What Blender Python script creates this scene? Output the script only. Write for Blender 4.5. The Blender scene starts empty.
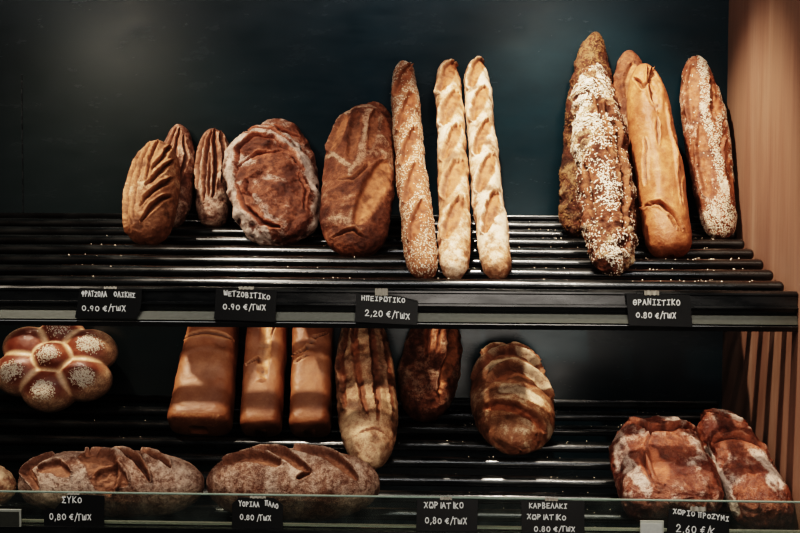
import bpy, bmesh, math, random
import numpy as np
from mathutils import Vector, Matrix, Euler
random.seed(4)
SC = bpy.context.scene
COL = SC.collection
R = math.radians

# ------------------------------------------------------------------ camera
F = 1200.0
CAM = np.array([0.0, -2.4, 1.209])
CMM = Euler((R(90 - 2.72), 0, R(2.1)), 'XYZ').to_matrix() @ Matrix.Rotation(R(.28), 3, 'Z')
CM = np.array(CMM)
def proj(P):
    q = (np.asarray(P, float) - CAM) @ CM
    return np.stack([400 + F * q[..., 0] / -q[..., 2], 266.5 - F * q[..., 1] / -q[..., 2]], -1)
def ray(px, py):
    return CM @ np.array([(px - 400) / F, (266.5 - py) / F, -1.0])
def at(px, py, Y):
    d = ray(px, py)
    return CAM + d * ((Y - CAM[1]) / d[1])
cd = bpy.data.cameras.new('camera'); cam = bpy.data.objects.new('camera', cd); COL.objects.link(cam)
cam.location = CAM; cam.rotation_euler = CMM.to_euler()
cd.sensor_width = 36; cd.lens = F / 800 * 36; cd.clip_start = 0.05
SC.camera = cam

# ------------------------------------------------------------------ helpers
def tag(o, label=None, cat=None, group=None, kind=None):
    if label: o['label'] = label
    if cat: o['category'] = cat
    if group: o['group'] = group
    if kind: o['kind'] = kind
    return o
def empty(name, loc, label, cat, group=None):
    o = bpy.data.objects.new(name, None); COL.objects.link(o); o.location = loc
    o.empty_display_size = 0.02
    return tag(o, label, cat, group)
def link_mesh(name, me, mat, parent=None, loc=None):
    o = bpy.data.objects.new(name, me); COL.objects.link(o)
    if mat is not None: me.materials.append(mat)
    if parent is not None:
        o.parent = parent
    if loc is not None: o.location = loc
    return o
def pymesh(name, V, Fc, smooth=False):
    me = bpy.data.meshes.new(name)
    me.from_pydata([tuple(map(float, v)) for v in V], [], [tuple(int(k) for k in f) for f in Fc]); me.update()
    if smooth: me.polygons.foreach_set('use_smooth', [True] * len(me.polygons))
    return me
def box(name, lo, hi, mat, parent=None, bevel=0.0, segs=2, off=(0, 0, 0)):
    bm = bmesh.new()
    bmesh.ops.create_cube(bm, size=1)
    for v in bm.verts:
        v.co = Vector([lo[i] + (v.co[i] + .5) * (hi[i] - lo[i]) - off[i] for i in range(3)])
    if bevel > 0:
        bmesh.ops.bevel(bm, geom=bm.edges[:], offset=bevel, segments=segs, affect='EDGES', profile=.6)
    me = bpy.data.meshes.new(name); bm.to_mesh(me); bm.free()
    if bevel > 0: me.polygons.foreach_set('use_smooth', [False] * len(me.polygons))
    return link_mesh(name, me, mat, parent)
def extrude_x(name, prof, x0, x1, mat, parent=None, off=(0, 0, 0)):
    n = len(prof)
    V = [(x0 - off[0], p[0] - off[1], p[1] - off[2]) for p in prof] + [(x1 - off[0], p[0] - off[1], p[1] - off[2]) for p in prof]
    Fc = [[i, (i + 1) % n, n + (i + 1) % n, n + i] for i in range(n)]
    Fc += [list(range(n))[::-1], list(range(n, 2 * n))]
    me = pymesh(name, V, Fc)
    bm = bmesh.new(); bm.from_mesh(me); bmesh.ops.recalc_face_normals(bm, faces=bm.faces[:]); bm.to_mesh(me); bm.free()
    return link_mesh(name, me, mat, parent)

# ------------------------------------------------------------------ numpy noise
def _h(ix, iy, iz, s):
    n = (ix * 374761393 + iy * 668265263 + iz * 2147483647 + s * 974634777) & 0xffffffff
    n = ((n ^ (n >> 13)) * 1274126177) & 0xffffffff
    n = (n ^ (n >> 16)) & 0xffffffff
    return n.astype(np.float64) / 4294967295.0
def vnoise(P, scale, seed=0):
    q = P * scale + 100.37
    i = np.floor(q).astype(np.int64); f = q - i; f = f * f * (3 - 2 * f)
    o = 0
    for dx in (0, 1):
        for dy in (0, 1):
            for dz in (0, 1):
                w = (f[:, 0] if dx else 1 - f[:, 0]) * (f[:, 1] if dy else 1 - f[:, 1]) * (f[:, 2] if dz else 1 - f[:, 2])
                o = o + w * _h(i[:, 0] + dx, i[:, 1] + dy, i[:, 2] + dz, seed)
    return o * 2 - 1
def fbm(P, scale, seed=0, octv=4, gain=.5):
    o = 0; a = 1; t = 0
    for k in range(octv):
        o = o + a * vnoise(P, scale * 2 ** k, seed + k * 7); t += a; a *= gain
    return o / t
def sstep(a, b, x):
    t = np.clip((x - a) / (b - a), 0, 1); return t * t * (3 - 2 * t)

# ------------------------------------------------------------------ materials
def nmat(name):
    m = bpy.data.materials.new(name); m.use_nodes = True
    nt = m.node_tree; b = nt.nodes['Principled BSDF']
    return m, nt, b
def N(nt, t, **kw):
    n = nt.nodes.new(t)
    for k, v in kw.items():
        if k in n.inputs.keys() if hasattr(n.inputs, 'keys') else False: n.inputs[k].default_value = v
        else: setattr(n, k, v)
    return n
def rgb(h, g=1.0):
    c = [int(h[i:i + 2], 16) / 255 for i in (0, 2, 4)]
    return tuple((x / 12.92 if x <= .04045 else ((x + .055) / 1.055) ** 2.4) * g for x in c) + (1,)
def mixc(nt, fac, a, b):
    n = nt.nodes.new('ShaderNodeMix'); n.data_type = 'RGBA'
    for s, v in ((n.inputs[0], fac), (n.inputs[6], a), (n.inputs[7], b)):
        if isinstance(v, (float, int, tuple)): s.default_value = v
        else: nt.links.new(v, s)
    return n.outputs[2]
def mathn(nt, op, a, b=None, clamp=False):
    n = nt.nodes.new('ShaderNodeMath'); n.operation = op; n.use_clamp = clamp
    for s, v in ((n.inputs[0], a), (n.inputs[1], b)):
        if v is None: continue
        if isinstance(v, (float, int)): s.default_value = v
        else: nt.links.new(v, s)
    return n.outputs[0]
def ramp(nt, fac, stops):
    n = nt.nodes.new('ShaderNodeValToRGB')
    e = n.color_ramp.elements
    while len(e) < len(stops): e.new(.5)
    for k, (p, c) in enumerate(stops): e[k].position = p; e[k].color = c
    nt.links.new(fac, n.inputs[0]); return n.outputs[0]
def simple(name, col, rough=.5, metal=0., spec=.5, bump=0, bscale=200):
    m, nt, b = nmat(name)
    tc = nt.nodes.new('ShaderNodeTexCoord')
    nz = N(nt, 'ShaderNodeTexNoise'); nz.inputs['Scale'].default_value = bscale; nt.links.new(tc.outputs['Object'], nz.inputs['Vector'])
    dark = tuple(c * .75 for c in col[:3]) + (1,)
    nt.links.new(mixc(nt, nz.outputs[0], dark, col), b.inputs['Base Color'])
    b.inputs['Roughness'].default_value = rough; b.inputs['Metallic'].default_value = metal
    b.inputs['Specular IOR Level'].default_value = spec
    if bump:
        bp = nt.nodes.new('ShaderNodeBump'); bp.inputs['Strength'].default_value = bump; bp.inputs['Distance'].default_value = .001
        nt.links.new(nz.outputs[0], bp.inputs['Height']); nt.links.new(bp.outputs[0], b.inputs['Normal'])
    return m

def mute(h, k=.25):
    c = rgb(h); l = .3 * c[0] + .59 * c[1] + .11 * c[2]
    return (c[0] * (1 - k) + l * k, c[1] * (1 - k) + l * k * 1.0, c[2] * (1 - k) + l * k, 1)
def crust(name, light, dark, flour='cdb9a8', opn='b0703a', rough=.62, nscale=22, bump=.5, flour_gain=1.0, spec=.3, darkc='2a120a', mott=1.0, brkup=1.0):
    """crust: R = flour, G = opened (golden) crust, B = dark groove"""
    m, nt, b = nmat(name)
    tc = nt.nodes.new('ShaderNodeTexCoord'); V = tc.outputs['Object']
    at_ = nt.nodes.new('ShaderNodeAttribute'); at_.attribute_name = 'mask'
    sp = nt.nodes.new('ShaderNodeSeparateColor'); nt.links.new(at_.outputs['Color'], sp.inputs[0])
    def noise(s, d=4, r=.6, dist=0):
        n = nt.nodes.new('ShaderNodeTexNoise'); n.inputs['Scale'].default_value = s; n.inputs['Detail'].default_value = d
        n.inputs['Roughness'].default_value = r; n.inputs['Distortion'].default_value = dist
        nt.links.new(V, n.inputs['Vector']); return n.outputs[0]
    n1 = noise(nscale, 5, .65, .6); n2 = noise(nscale * 7, 5, .7); n3 = noise(nscale * 26, 3, .6)
    f1 = ramp(nt, n1, [(.34, (0, 0, 0, 1)), (.66, (1, 1, 1, 1))])
    base = mixc(nt, f1, mute(dark), mute(light))
    f2 = ramp(nt, mathn(nt, 'ADD', mathn(nt, 'MULTIPLY', n2, .65), mathn(nt, 'MULTIPLY', n3, .35)), [(.40, (0, 0, 0, 1)), (.56, (1, 1, 1, 1))])
    dk = mixc(nt, .7 * mott, base, mute(dark))
    base = mixc(nt, f2, dk, base)
    # opened crust
    oc = mixc(nt, f2, mute(opn), tuple(min(1, c * 1.35) for c in mute(opn)[:3]) + (1,))
    base = mixc(nt, mathn(nt, 'MULTIPLY', mathn(nt, 'SUBTRACT', 1.0, f2), .35 * mott), base, mute(dark))
    base = mixc(nt, sp.outputs[1], base, oc)
    # flour broken up by noise
    fl = mathn(nt, 'MULTIPLY', sp.outputs[0], flour_gain)
    brk = mathn(nt, 'ADD', fl, mathn(nt, 'MULTIPLY', mathn(nt, 'SUBTRACT', n2, .5), 2.6 * brkup))
    brk = mathn(nt, 'ADD', brk, mathn(nt, 'MULTIPLY', mathn(nt, 'SUBTRACT', n3, .5), 2.4 * brkup))
    brk = mathn(nt, 'MULTIPLY', ramp(nt, brk, [(.3, (0, 0, 0, 1)), (.85, (1, 1, 1, 1))]), mathn(nt, 'MULTIPLY', fl, .92, True))
    base = mixc(nt, brk, base, rgb(flour))
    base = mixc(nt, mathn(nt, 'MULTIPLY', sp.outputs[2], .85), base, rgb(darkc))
    nt.links.new(base, b.inputs['Base Color'])
    b.inputs['Roughness'].default_value = rough; b.inputs['Specular IOR Level'].default_value = spec
    hsum = mathn(nt, 'ADD', mathn(nt, 'ADD', n2, mathn(nt, 'MULTIPLY', n1, .8)), mathn(nt, 'MULTIPLY', n3, .5))
    bp = nt.nodes.new('ShaderNodeBump'); bp.inputs['Strength'].default_value = bump; bp.inputs['Distance'].default_value = .004
    nt.links.new(hsum, bp.inputs['Height']); nt.links.new(bp.outputs[0], b.inputs['Normal'])
    return m

# back panel: dark teal satin paint
def mat_back():
    m, nt, b = nmat('teal_panel')
    tc = nt.nodes.new('ShaderNodeTexCoord')
    mp = nt.nodes.new('ShaderNodeMapping'); mp.inputs['Scale'].default_value = (1, 1, 2.2); nt.links.new(tc.outputs['Object'], mp.inputs[0])
    nz = nt.nodes.new('ShaderNodeTexNoise'); nz.inputs['Scale'].default_value = 2.3; nz.inputs['Detail'].default_value = 6; nz.inputs['Roughness'].default_value = .62
    nt.links.new(mp.outputs[0], nz.inputs[0])
    mp2 = nt.nodes.new('ShaderNodeMapping'); mp2.inputs['Scale'].default_value = (1, 1, 3); nt.links.new(tc.outputs['Object'], mp2.inputs[0])
    n2 = nt.nodes.new('ShaderNodeTexNoise'); n2.inputs['Scale'].default_value = 9; n2.inputs['Detail'].default_value = 7; n2.inputs['Roughness'].default_value = .7
    nt.links.new(mp2.outputs[0], n2.inputs[0])
    sx = nt.nodes.new('ShaderNodeSeparateXYZ'); nt.links.new(tc.outputs['Object'], sx.inputs[0])
    c = ramp(nt, nz.outputs[0], [(.3, rgb('122228')), (.7, rgb('1e343b'))])
    # the panel is smokier, less blue toward its left end
    g = nt.nodes.new('ShaderNodeMapRange'); g.inputs[1].default_value = -.55; g.inputs[2].default_value = -.15
    nt.links.new(sx.outputs[0], g.inputs[0])
    c = mixc(nt, g.outputs[0], mixc(nt, .8, c, rgb('20221f')), c)
    c = mixc(nt, ramp(nt, n2.outputs[0], [(.42, (0, 0, 0, 1)), (.8, (.3, .3, .3, 1))]), c, rgb('0e161b'))
    nt.links.new(c, b.inputs['Base Color'])
    nt.links.new(ramp(nt, n2.outputs[0], [(.3, (.2, .2, .2, 1)), (.7, (.3, .3, .3, 1))]), b.inputs['Roughness'])
    bp = nt.nodes.new('ShaderNodeBump'); bp.inputs['Strength'].default_value = .05; bp.inputs['Distance'].default_value = .001
    nt.links.new(n2.outputs[0], bp.inputs['Height']); nt.links.new(bp.outputs[0], b.inputs['Normal'])
    return m
def mat_wood():
    m, nt, b = nmat('oak_panel')
    tc = nt.nodes.new('ShaderNodeTexCoord')
    def nz(sc, vec, d, r, dist=0):
        mp = nt.nodes.new('ShaderNodeMapping'); mp.inputs['Scale'].default_value = vec; nt.links.new(tc.outputs['Object'], mp.inputs[0])
        n = nt.nodes.new('ShaderNodeTexNoise'); n.inputs['Scale'].default_value = sc; n.inputs['Detail'].default_value = d
        n.inputs['Roughness'].default_value = r; n.inputs['Distortion'].default_value = dist
        nt.links.new(mp.outputs[0], n.inputs[0]); return n.outputs[0]
    a = nz(11, (1, 1, .10), 5, .5, .5); f = nz(160, (1, 1, .03), 4, .7); k = nz(4, (1, 1, .5), 3, .5)
    c = ramp(nt, a, [(.30, rgb('76594c')), (.55, rgb('886a5a')), (.78, rgb('987d6d'))])
    c = mixc(nt, ramp(nt, f, [(.45, (0, 0, 0, 1)), (.7, (.4, .4, .4, 1))]), c, rgb('6b4c3a'))
    c = mixc(nt, ramp(nt, k, [(.4, (0, 0, 0, 1)), (.7, (.35, .35, .35, 1))]), c, rgb('7c6a58'))
    nt.links.new(c, b.inputs['Base Color']); b.inputs['Roughness'].default_value = .55; b.inputs['Specular IOR Level'].default_value = .3
    bp = nt.nodes.new('ShaderNodeBump'); bp.inputs['Strength'].default_value = .25; bp.inputs['Distance'].default_value = .001
    nt.links.new(f, bp.inputs['Height']); nt.links.new(bp.outputs[0], b.inputs['Normal'])
    return m
def mat_black():
    m, nt, b = nmat('black_lacquer')
    tc = nt.nodes.new('ShaderNodeTexCoord')
    mp = nt.nodes.new('ShaderNodeMapping'); mp.inputs['Scale'].default_value = (.25, 1, 1); nt.links.new(tc.outputs['Object'], mp.inputs[0])
    n = nt.nodes.new('ShaderNodeTexNoise'); n.inputs['Scale'].default_value = 60; n.inputs['Detail'].default_value = 6; nt.links.new(mp.outputs[0], n.inputs[0])
    nt.links.new(ramp(nt, n.outputs[0], [(.4, rgb('0b0c0c')), (.8, rgb('1a1b1a'))]), b.inputs['Base Color'])
    nt.links.new(ramp(nt, n.outputs[0], [(.3, (.18, .18, .18, 1)), (.7, (.36, .36, .36, 1))]), b.inputs['Roughness'])
    b.inputs['Specular IOR Level'].default_value = .8; b.inputs['Coat Weight'].default_value = .3; b.inputs['Coat Roughness'].default_value = .15
    return m
M_BACK, M_WOOD, M_BLACK = mat_back(), mat_wood(), mat_black()
M_METAL = simple('brushed_metal', rgb('b4b5ac'), .4, .5, bump=.2, bscale=300)
M_STEELDARK = simple('dark_steel', rgb('55554e'), .42, .5, bump=.2, bscale=180)
M_CARD = simple('black_card', rgb('141414'), .42, 0, .5, bump=.1, bscale=400)
M_CHALK = simple('white_marker', rgb('dcdcd8'), .8, 0, .2, bscale=900)
M_PAPER = simple('white_card', rgb('b9bab4'), .6)
def mat_glass():
    m, nt, b = nmat('clear_glass')
    b.inputs['Base Color'].default_value = (.80, .9, .85, 1); b.inputs['Roughness'].default_value = .03
    b.inputs['Transmission Weight'].default_value = 1.0; b.inputs['IOR'].default_value = 1.45
    out = nt.nodes['Material Output']
    tr = nt.nodes.new('ShaderNodeBsdfTransparent'); tr.inputs[0].default_value = (.90, .93, .90, 1)
    gl = nt.nodes.new('ShaderNodeBsdfGlossy'); gl.inputs['Roughness'].default_value = .08; gl.inputs[0].default_value = (.9, .93, .9, 1)
    df = nt.nodes.new('ShaderNodeBsdfDiffuse'); df.inputs[0].default_value = rgb('8b918a')  # grey diffuse share paints a haze of reflections on the pane
    fr = nt.nodes.new('ShaderNodeFresnel'); fr.inputs[0].default_value = 1.45
    tc = nt.nodes.new('ShaderNodeTexCoord'); n = nt.nodes.new('ShaderNodeTexNoise'); n.inputs['Scale'].default_value = 25; n.inputs['Detail'].default_value = 6
    nt.links.new(tc.outputs['Object'], n.inputs[0])
    m1 = nt.nodes.new('ShaderNodeMixShader'); nt.links.new(fr.outputs[0], m1.inputs[0]); nt.links.new(tr.outputs[0], m1.inputs[1]); nt.links.new(gl.outputs[0], m1.inputs[2])
    m2 = nt.nodes.new('ShaderNodeMixShader'); nt.links.new(ramp(nt, n.outputs[0], [(.4, (.03, .03, .03, 1)), (.8, (.13, .13, .13, 1))]), m2.inputs[0])
    nt.links.new(m1.outputs[0], m2.inputs[1]); nt.links.new(df.outputs[0], m2.inputs[2])
    nt.links.new(m2.outputs[0], out.inputs[0])
    return m
M_GLASS = mat_glass()
M_GLASSEDGE = simple('glass_edge', rgb('7d8b82'), .25, 0, .6)
M_TAPE = simple('sticky_tape', rgb('8f8a80'), .35, 0, .5, bscale=300)

# ------------------------------------------------------------------ the display unit
SL = math.tan(R(13.4))
UP, LO = 1.2, 0.832
SLAT_Y = [-.004, -.053, -.117, -.178, -.245, -.311, -.374, -.438]
SLAT_LO = [-.002, -.064, -.131, -.203, -.273, -.343, -.404, -.464, -.521]
TOPR = 0.0; HB = .0088
def slats_of(base): return SLAT_LO if base < 1 else SLAT_Y
def plane_z(base, y): return base + SL * np.asarray(y) + TOPR
XR = float(at(725, 214, 0)[0]); XL = -1.3

def wallplane(name, lo, hi, mat): return tag(box(name, lo, hi, mat), kind='structure')
w = wallplane('wall_back', (XL - .3, 0, 0.3), (XR, .03, 2.6), M_BACK)
w = wallplane('wall_right', (XR, -.70, 0.3), (XR + .035, .03, 2.6), M_WOOD)
w = wallplane('wall_left', (XL - .335, -.70, 0.3), (XL - .3, .03, 2.6), M_WOOD)
jx = float(at(22, 100, 0)[0])
tag(box('trim_1', (jx - .001, -.0012, float(at(22, 212, 0)[2])), (jx + .001, .001, float(at(22, 74, 0)[2])), M_BLACK), kind='structure')
w = wallplane('floor', (-4, -6, -.02), (4, 1, 0), simple('floor_tile', rgb('4a4744'), .4))
w = wallplane('trim_2', (XL - .3, -.70, .28), (XR + .035, .03, .3), M_BLACK)
w = wallplane('baseboard_back', (XL - .335, -.70, 0), (XR + .035, .03, .28), M_BLACK)

def shelf(base, label, front, slats=SLAT_Y, depth=.475):
    root = empty('slatted_shelf', (0, -.25, base - .06), label, 'shelf')
    off = root.location
    for k, y in enumerate(slats):
        z = base + SL * y - HB
        hw, hh = .0128, .0088
        if k == 0: hw = .004
        # rounded bar, tilted with the shelf, domed at its right end
        V = []; Fc = []; n = 16; a13 = R(13.4)
        xs = [XL - .29] + [XR - .006 - hh * (1 - math.sin(q)) * .8 for q in np.linspace(0, math.pi / 2, 5)]
        scs = [1] + [max(.35, math.cos(q) ** .5) if q < 1.5 else .35 for q in np.linspace(0, math.pi / 2, 5)]
        for x, s in zip(xs, scs):
            for j in range(n):
                t = 2 * math.pi * j / n
                c, si = math.cos(t), math.sin(t)
                cy = hw * math.copysign(abs(c) ** .85, c) * s; cz = hh * math.copysign(abs(si) ** .9, si) * s
                V.append((x - off[0], y + cy * math.cos(a13) - cz * math.sin(a13) - off[1], z + cy * math.sin(a13) + cz * math.cos(a13) - off[2]))
        for i in range(len(xs) - 1):
            for j in range(n):
                Fc.append((i * n + j, i * n + (j + 1) % n, (i + 1) * n + (j + 1) % n, (i + 1) * n + j))
        Fc.append(tuple(range(n))); Fc.append(tuple(range((len(xs) - 1) * n, len(xs) * n))[::-1])
        me = pymesh('slat', V, Fc, True)
        bm = bmesh.new(); bm.from_mesh(me); bmesh.ops.recalc_face_normals(bm, faces=bm.faces[:]); bm.to_mesh(me); bm.free()
        link_mesh('slat', me, M_BLACK, root)
    # bearers under the slats
    for x in (XR - .16, XR - .9, XR - 1.62):
        prof = [(-.004, base + SL * -.004 - .0185), (-depth, base + SL * -depth - .0185), (-depth, base + SL * -depth - .043), (-.004, base + SL * -.004 - .043)]
        extrude_x('bearer', prof, x - .008, x + .008, M_BLACK, root, off)
    front(root, off)
    return root
def zf(py, Y=-.5): return float(at(330, py, Y)[2])
def up_front(root, off):
    zt = zf(289.5)
    extrude_x('front_rail', [(-.478, zt - .001), (-.484, zt + .002), (-.498, zt + .002), (-.503, zt - .001), (-.503, zt - .004), (-.499, zt - .006),
                             (-.499, zf(302.5)), (-.505, zf(303)), (-.505, zf(305)), (-.497, zf(306)), (-.494, zf(311.5)),
                             (-.478, zf(312))], XL - .29, XR - .001, M_BLACK, root, off)
    extrude_x('price_strip', [(-.4935, zf(311.8)), (-.502, zf(312.4)), (-.506, zf(320.8)), (-.486, zf(321.2)), (-.482, zf(312))], XL - .29, XR - .001, M_STEELDARK, root, off)
    extrude_x('bottom_edge', [(-.478, zf(321.4)), (-.504, zf(321.4)), (-.506, zf(323)), (-.502, zf(327.8)), (-.478, zf(327.8))], XL - .29, XR - .001, M_BLACK, root, off)
ZS = LO + SL * -.55
def lo_front(root, off):
    zl = zf(526.5, -.562)
    extrude_x('front_rail', [(-.534, ZS - .003), (-.549, ZS - .007), (-.549, zl - .010), (-.53, zl - .010)], XL - .29, XR - .001, M_BLACK, root, off)
    extrude_x('metal_lip', [(-.5492, zl + .0018), (-.5575, zl + .0018), (-.5585, zl - .0014), (-.5492, zl - .0014)], XL - .29, XR - .001, M_METAL, root, off)
    extrude_x('bottom_edge', [(-.5495, zf(530, -.57)), (-.5745, zf(530, -.57)), (-.5745, zl - .07), (-.5495, zl - .07)], XL - .29, XR - .001, M_BLACK, root, off)
shelf(UP, 'black slatted upper shelf sloping forward, with price cards along its front rail', up_front)
shelf(LO, 'black slatted lower shelf sloping forward behind the low glass guard', lo_front, SLAT_LO, .53)

gz0, gz1 = zf(529.8, -.57), float(at(400, 496.5, -.563)[2])
g = empty('glass_guard', (0, -.563, gz0), 'long low clear glass guard along the front edge of the lower shelf', 'glass panel')
box('glass_pane', (XL - .29, -.566, gz0), (XR - .002, -.560, gz1 - .0012), M_GLASS, g, off=g.location)
box('polished_edge', (XL - .29, -.5662, gz1 - .0014), (XR - .002, -.5598, gz1 + .0008), M_GLASSEDGE, g, bevel=.0006, off=g.location)

# ------------------------------------------------------------------ handwritten glyphs (strokes on a 1 x 1 cell)
def arc(cx, cy, rx, ry, a0, a1, n=9):
    return [(cx + rx * math.cos(R(a0 + (a1 - a0) * k / n)), cy + ry * math.sin(R(a0 + (a1 - a0) * k / n))) for k in range(n + 1)]
O_ = [arc(.45, .48, .36, .44, 100, 460, 14)]
GL = {
 'O': O_, '0': O_,
 'A': [[(.05, 0), (.42, 1), (.85, 0)], [(.2, .38), (.68, .36)]],
 'Λ': [[(.05, 0), (.45, 1), (.85, 0)]],
 'F': [arc(.4, .6, .38, .3, 0, 360, 12), [(.42, 1.0), (.38, -.1)]],   # phi
 'Θ': [arc(.45, .48, .38, .48, 90, 450, 14), [(.15, .48), (.75, .5)]],
 'P': [[(.15, 0), (.18, 1)], [(.1, .95), (.55, .95), (.75, .75), (.55, .5), (.2, .45)]],
 'T': [[(0, .92), (.85, 1)], [(.42, .95), (.4, 0)]],
 'Z': [[(.08, .95), (.8, .95), (.1, .05), (.82, .02)]],
 'I': [[(.2, .97), (.75, .97)], [(.47, .95), (.45, .03)], [(.15, .02), (.72, .02)]],
 'i': [[(.42, 1), (.4, 0)]],
 'K': [[(.12, 1), (.12, 0)], [(.75, .95), (.15, .45), (.8, .0)]],
 'H': [[(.1, 1), (.1, 0)], [(.75, 1), (.75, 0)], [(.1, .5), (.75, .52)]],
 'Σ': [[(.78, .95), (.12, .97), (.5, .52), (.08, .05), (.82, .02)]],
 'M': [[(.08, .0), (.1, 1), (.42, .35), (.75, 1), (.82, 0)]],
 'm': [[(.05, .9), (.12, .1), (.4, .1), (.45, .7), (.5, .1), (.8, .1), (.85, .9)]],   # rounded capital mu written like a w
 'E': [[(.78, .97), (.15, .95), (.15, .03), (.8, .03)], [(.15, .5), (.65, .52)]],
 'e': [arc(.5, .75, .35, .25, 60, 270, 7), arc(.5, .25, .38, .25, 90, 310, 7)],
 'B': [[(.15, 0), (.15, 1), (.55, .97), (.68, .75), (.5, .53), (.15, .5)], [(.5, .53), (.78, .3), (.6, .03), (.15, 0)]],
 'Ω': [arc(.32, .4, .25, .38, 100, 330, 8), arc(.68, .4, .25, .38, 210, 440, 8), [(.2, .95), (.8, .95)]],
 'W': [[(.05, .85), (.15, .05), (.42, .6), (.7, .05), (.85, .9)]],
 'X': [[(.05, .95), (.25, .95), (.75, .02)], [(.78, .98), (.1, .02)]],
 'N': [[(.1, 0), (.12, 1), (.72, .03), (.75, 1)]],
 'Π': [[(.05, .95), (.85, .97)], [(.2, .95), (.18, 0)], [(.68, .95), (.68, 0)]],
 'Y': [[(.05, 1), (.42, .5), (.8, 1)], [(.42, .5), (.38, 0)]],
 'G': [[(.12, 0), (.12, .97), (.75, .95)]],
 '2': [arc(.42, .7, .3, .28, 170, -20, 8) + [(.1, .05), (.82, .05)]],
 '6': [[(.65, 1), (.25, .6)] + arc(.42, .28, .27, .27, 140, -220, 12)],
 '8': [arc(.42, .74, .25, .23, -90, 270, 10), arc(.42, .25, .3, .26, 90, 450, 10)],
 '9': [arc(.42, .68, .27, .28, 0, 360, 10), [(.69, .7), (.5, .0)]],
 ',': [[(.25, .12), (.12, -.15)]], '.': [[(.2, .06), (.28, .0)]],
 '/': [[(.05, -.15), (.6, 1.15)]],
 '€': [arc(.55, .48, .35, .45, 60, 300, 10), [(.0, .6), (.6, .6)], [(.0, .38), (.55, .38)]],
 ' ': [],
}
def lettering(lines, rng):
    """lines: (text, x, z, cell width, cap height, slope) in card coordinates, metres; card face looks to -Y"""
    V = []; Fc = []
    for text, x, z, cw, ch, sl in lines:
        cx = x
        for c in text:
            narrow = .5 if c in ',. /i' else 1
            s = ch * rng.uniform(.88, 1.08); dz = rng.uniform(-.06, .06) * ch
            for st in GL[c]:
                pts = [(cx + p[0] * cw * .88, z + dz + p[1] * s + (cx - x) * sl) for p in st]
                hw = .00072
                for (ax, az), (bx, bz) in zip(pts[:-1], pts[1:]):
                    d = math.hypot(bx - ax, bz - az) or 1e-6
                    ux, uz = (bx - ax) / d * hw, (bz - az) / d * hw
                    k = len(V)
                    q = [(ax - ux - uz, az - uz + ux), (ax - ux + uz, az - uz - ux), (bx + ux + uz, bz + uz - ux), (bx + ux - uz, bz + uz + ux)]
                    fz = -.0009 - 1.5e-5 * (len(V) // 8 % 9)
                    V += [(p[0], fz, p[1]) for p in q] + [(p[0], -.0002, p[1]) for p in q]
                    Fc += [(k, k + 1, k + 2, k + 3), (k, k + 4, k + 5, k + 1), (k + 1, k + 5, k + 6, k + 2), (k + 2, k + 6, k + 7, k + 3), (k + 3, k + 7, k + 4, k)]
            cx += cw * narrow
    return V, Fc
def price_card(corners, Y, label, group, lines, tape=None, seed=0, leanz=0.0, notch=None):
    """corners in photo pixels: outline polygon; lines in photo pixels"""
    c0 = at(*corners[0], Y)
    P = [at(px, py, Y) for px, py in corners]
    zc = min(p[2] for p in P)
    org = np.array([c0[0], Y, zc])
    root = empty('price_card', org, label, 'price card', group)
    n = len(P)
    V = [tuple(p - org + np.array([0, -.0002 - leanz * (p[2] - zc), 0])) for p in P] + [tuple(p - org + np.array([0, .0009 - leanz * (p[2] - zc), 0])) for p in P]
    Fc = [list(range(n)), list(range(n, 2 * n))[::-1]] + [[i, n + i, n + (i + 1) % n, (i + 1) % n] for i in range(n)]
    me = pymesh('card', V, Fc)
    bm = bmesh.new(); bm.from_mesh(me); bmesh.ops.recalc_face_normals(bm, faces=bm.faces[:]); bm.to_mesh(me); bm.free()
    link_mesh('card', me, M_CARD, root)
    rng = random.Random(seed); L = []
    for text, x0, yb, x1, hpx, sl in lines:
        a = at(x0, yb, Y); b_ = at(x1, yb, Y); t = at(x0, yb - hpx, Y)
        n_ = sum(.5 if c in ',. /i' else 1 for c in text)
        L.append((text, a[0] - org[0], a[2] - org[2], (b_[0] - a[0]) / n_, t[2] - a[2], sl))
    V, Fc = lettering(L, rng)
    V = [(v[0], v[1] - leanz * v[2], v[2]) for v in V]
    link_mesh('lettering', pymesh('lettering', V, Fc), M_CHALK, root)
    if tape:
        x0, y0, x1, y1 = tape
        a = at(x0, y1, Y) - org; b_ = at(x1, y0, Y) - org
        nx = 10; V = []; Fc = []
        for i in range(nx + 1):
            u = i / nx; xx = a[0] + (b_[0] - a[0]) * u
            wv = .0006 * math.sin(u * 17 + seed); wz = .0007 * math.sin(u * 23 + seed * 2)
            V += [(xx, -.0022 + wv - leanz * a[2], a[2] + wz), (xx, -.0014 + wv - leanz * b_[2], b_[2] + wz)]
        for i in range(nx): Fc.append((2 * i, 2 * i + 2, 2 * i + 3, 2 * i + 1))
        link_mesh('tape', pymesh('tape', V, Fc), M_TAPE, root)
    return root
YU, YG = -.509, -.5685
GU, GLW = 'handwritten price cards on the upper shelf rail', 'handwritten price cards on the glass guard'
price_card([(80, 288), (142, 289.5), (141, 307), (136, 318.5), (75, 318)], YU, 'black price card reading ΦPATZOΛA OΛIKHΣ, leftmost on the upper shelf rail', GU,
           [('FPATZOΛA', 82, 296, 107.5, 5.2, -.02), ('OΛIKHΣ', 114, 296.5, 136, 5, -.04), ('0.90 €/TmX', 82, 310.5, 127, 5.3, -.01)], (104, 286.5, 117, 288.7), 1)
price_card([(216, 289), (277, 291), (275, 322), (214, 319.5)], YU, 'black price card reading METΣOBITIKO, 0.90, second from left on the upper rail', GU,
           [('mETZOBITIKO', 224, 295.5, 271, 5, -.08), ('0.90 €/TmX', 223, 309, 267, 5.4, -.03)], (239, 286.5, 254, 289.3), 2)
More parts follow.
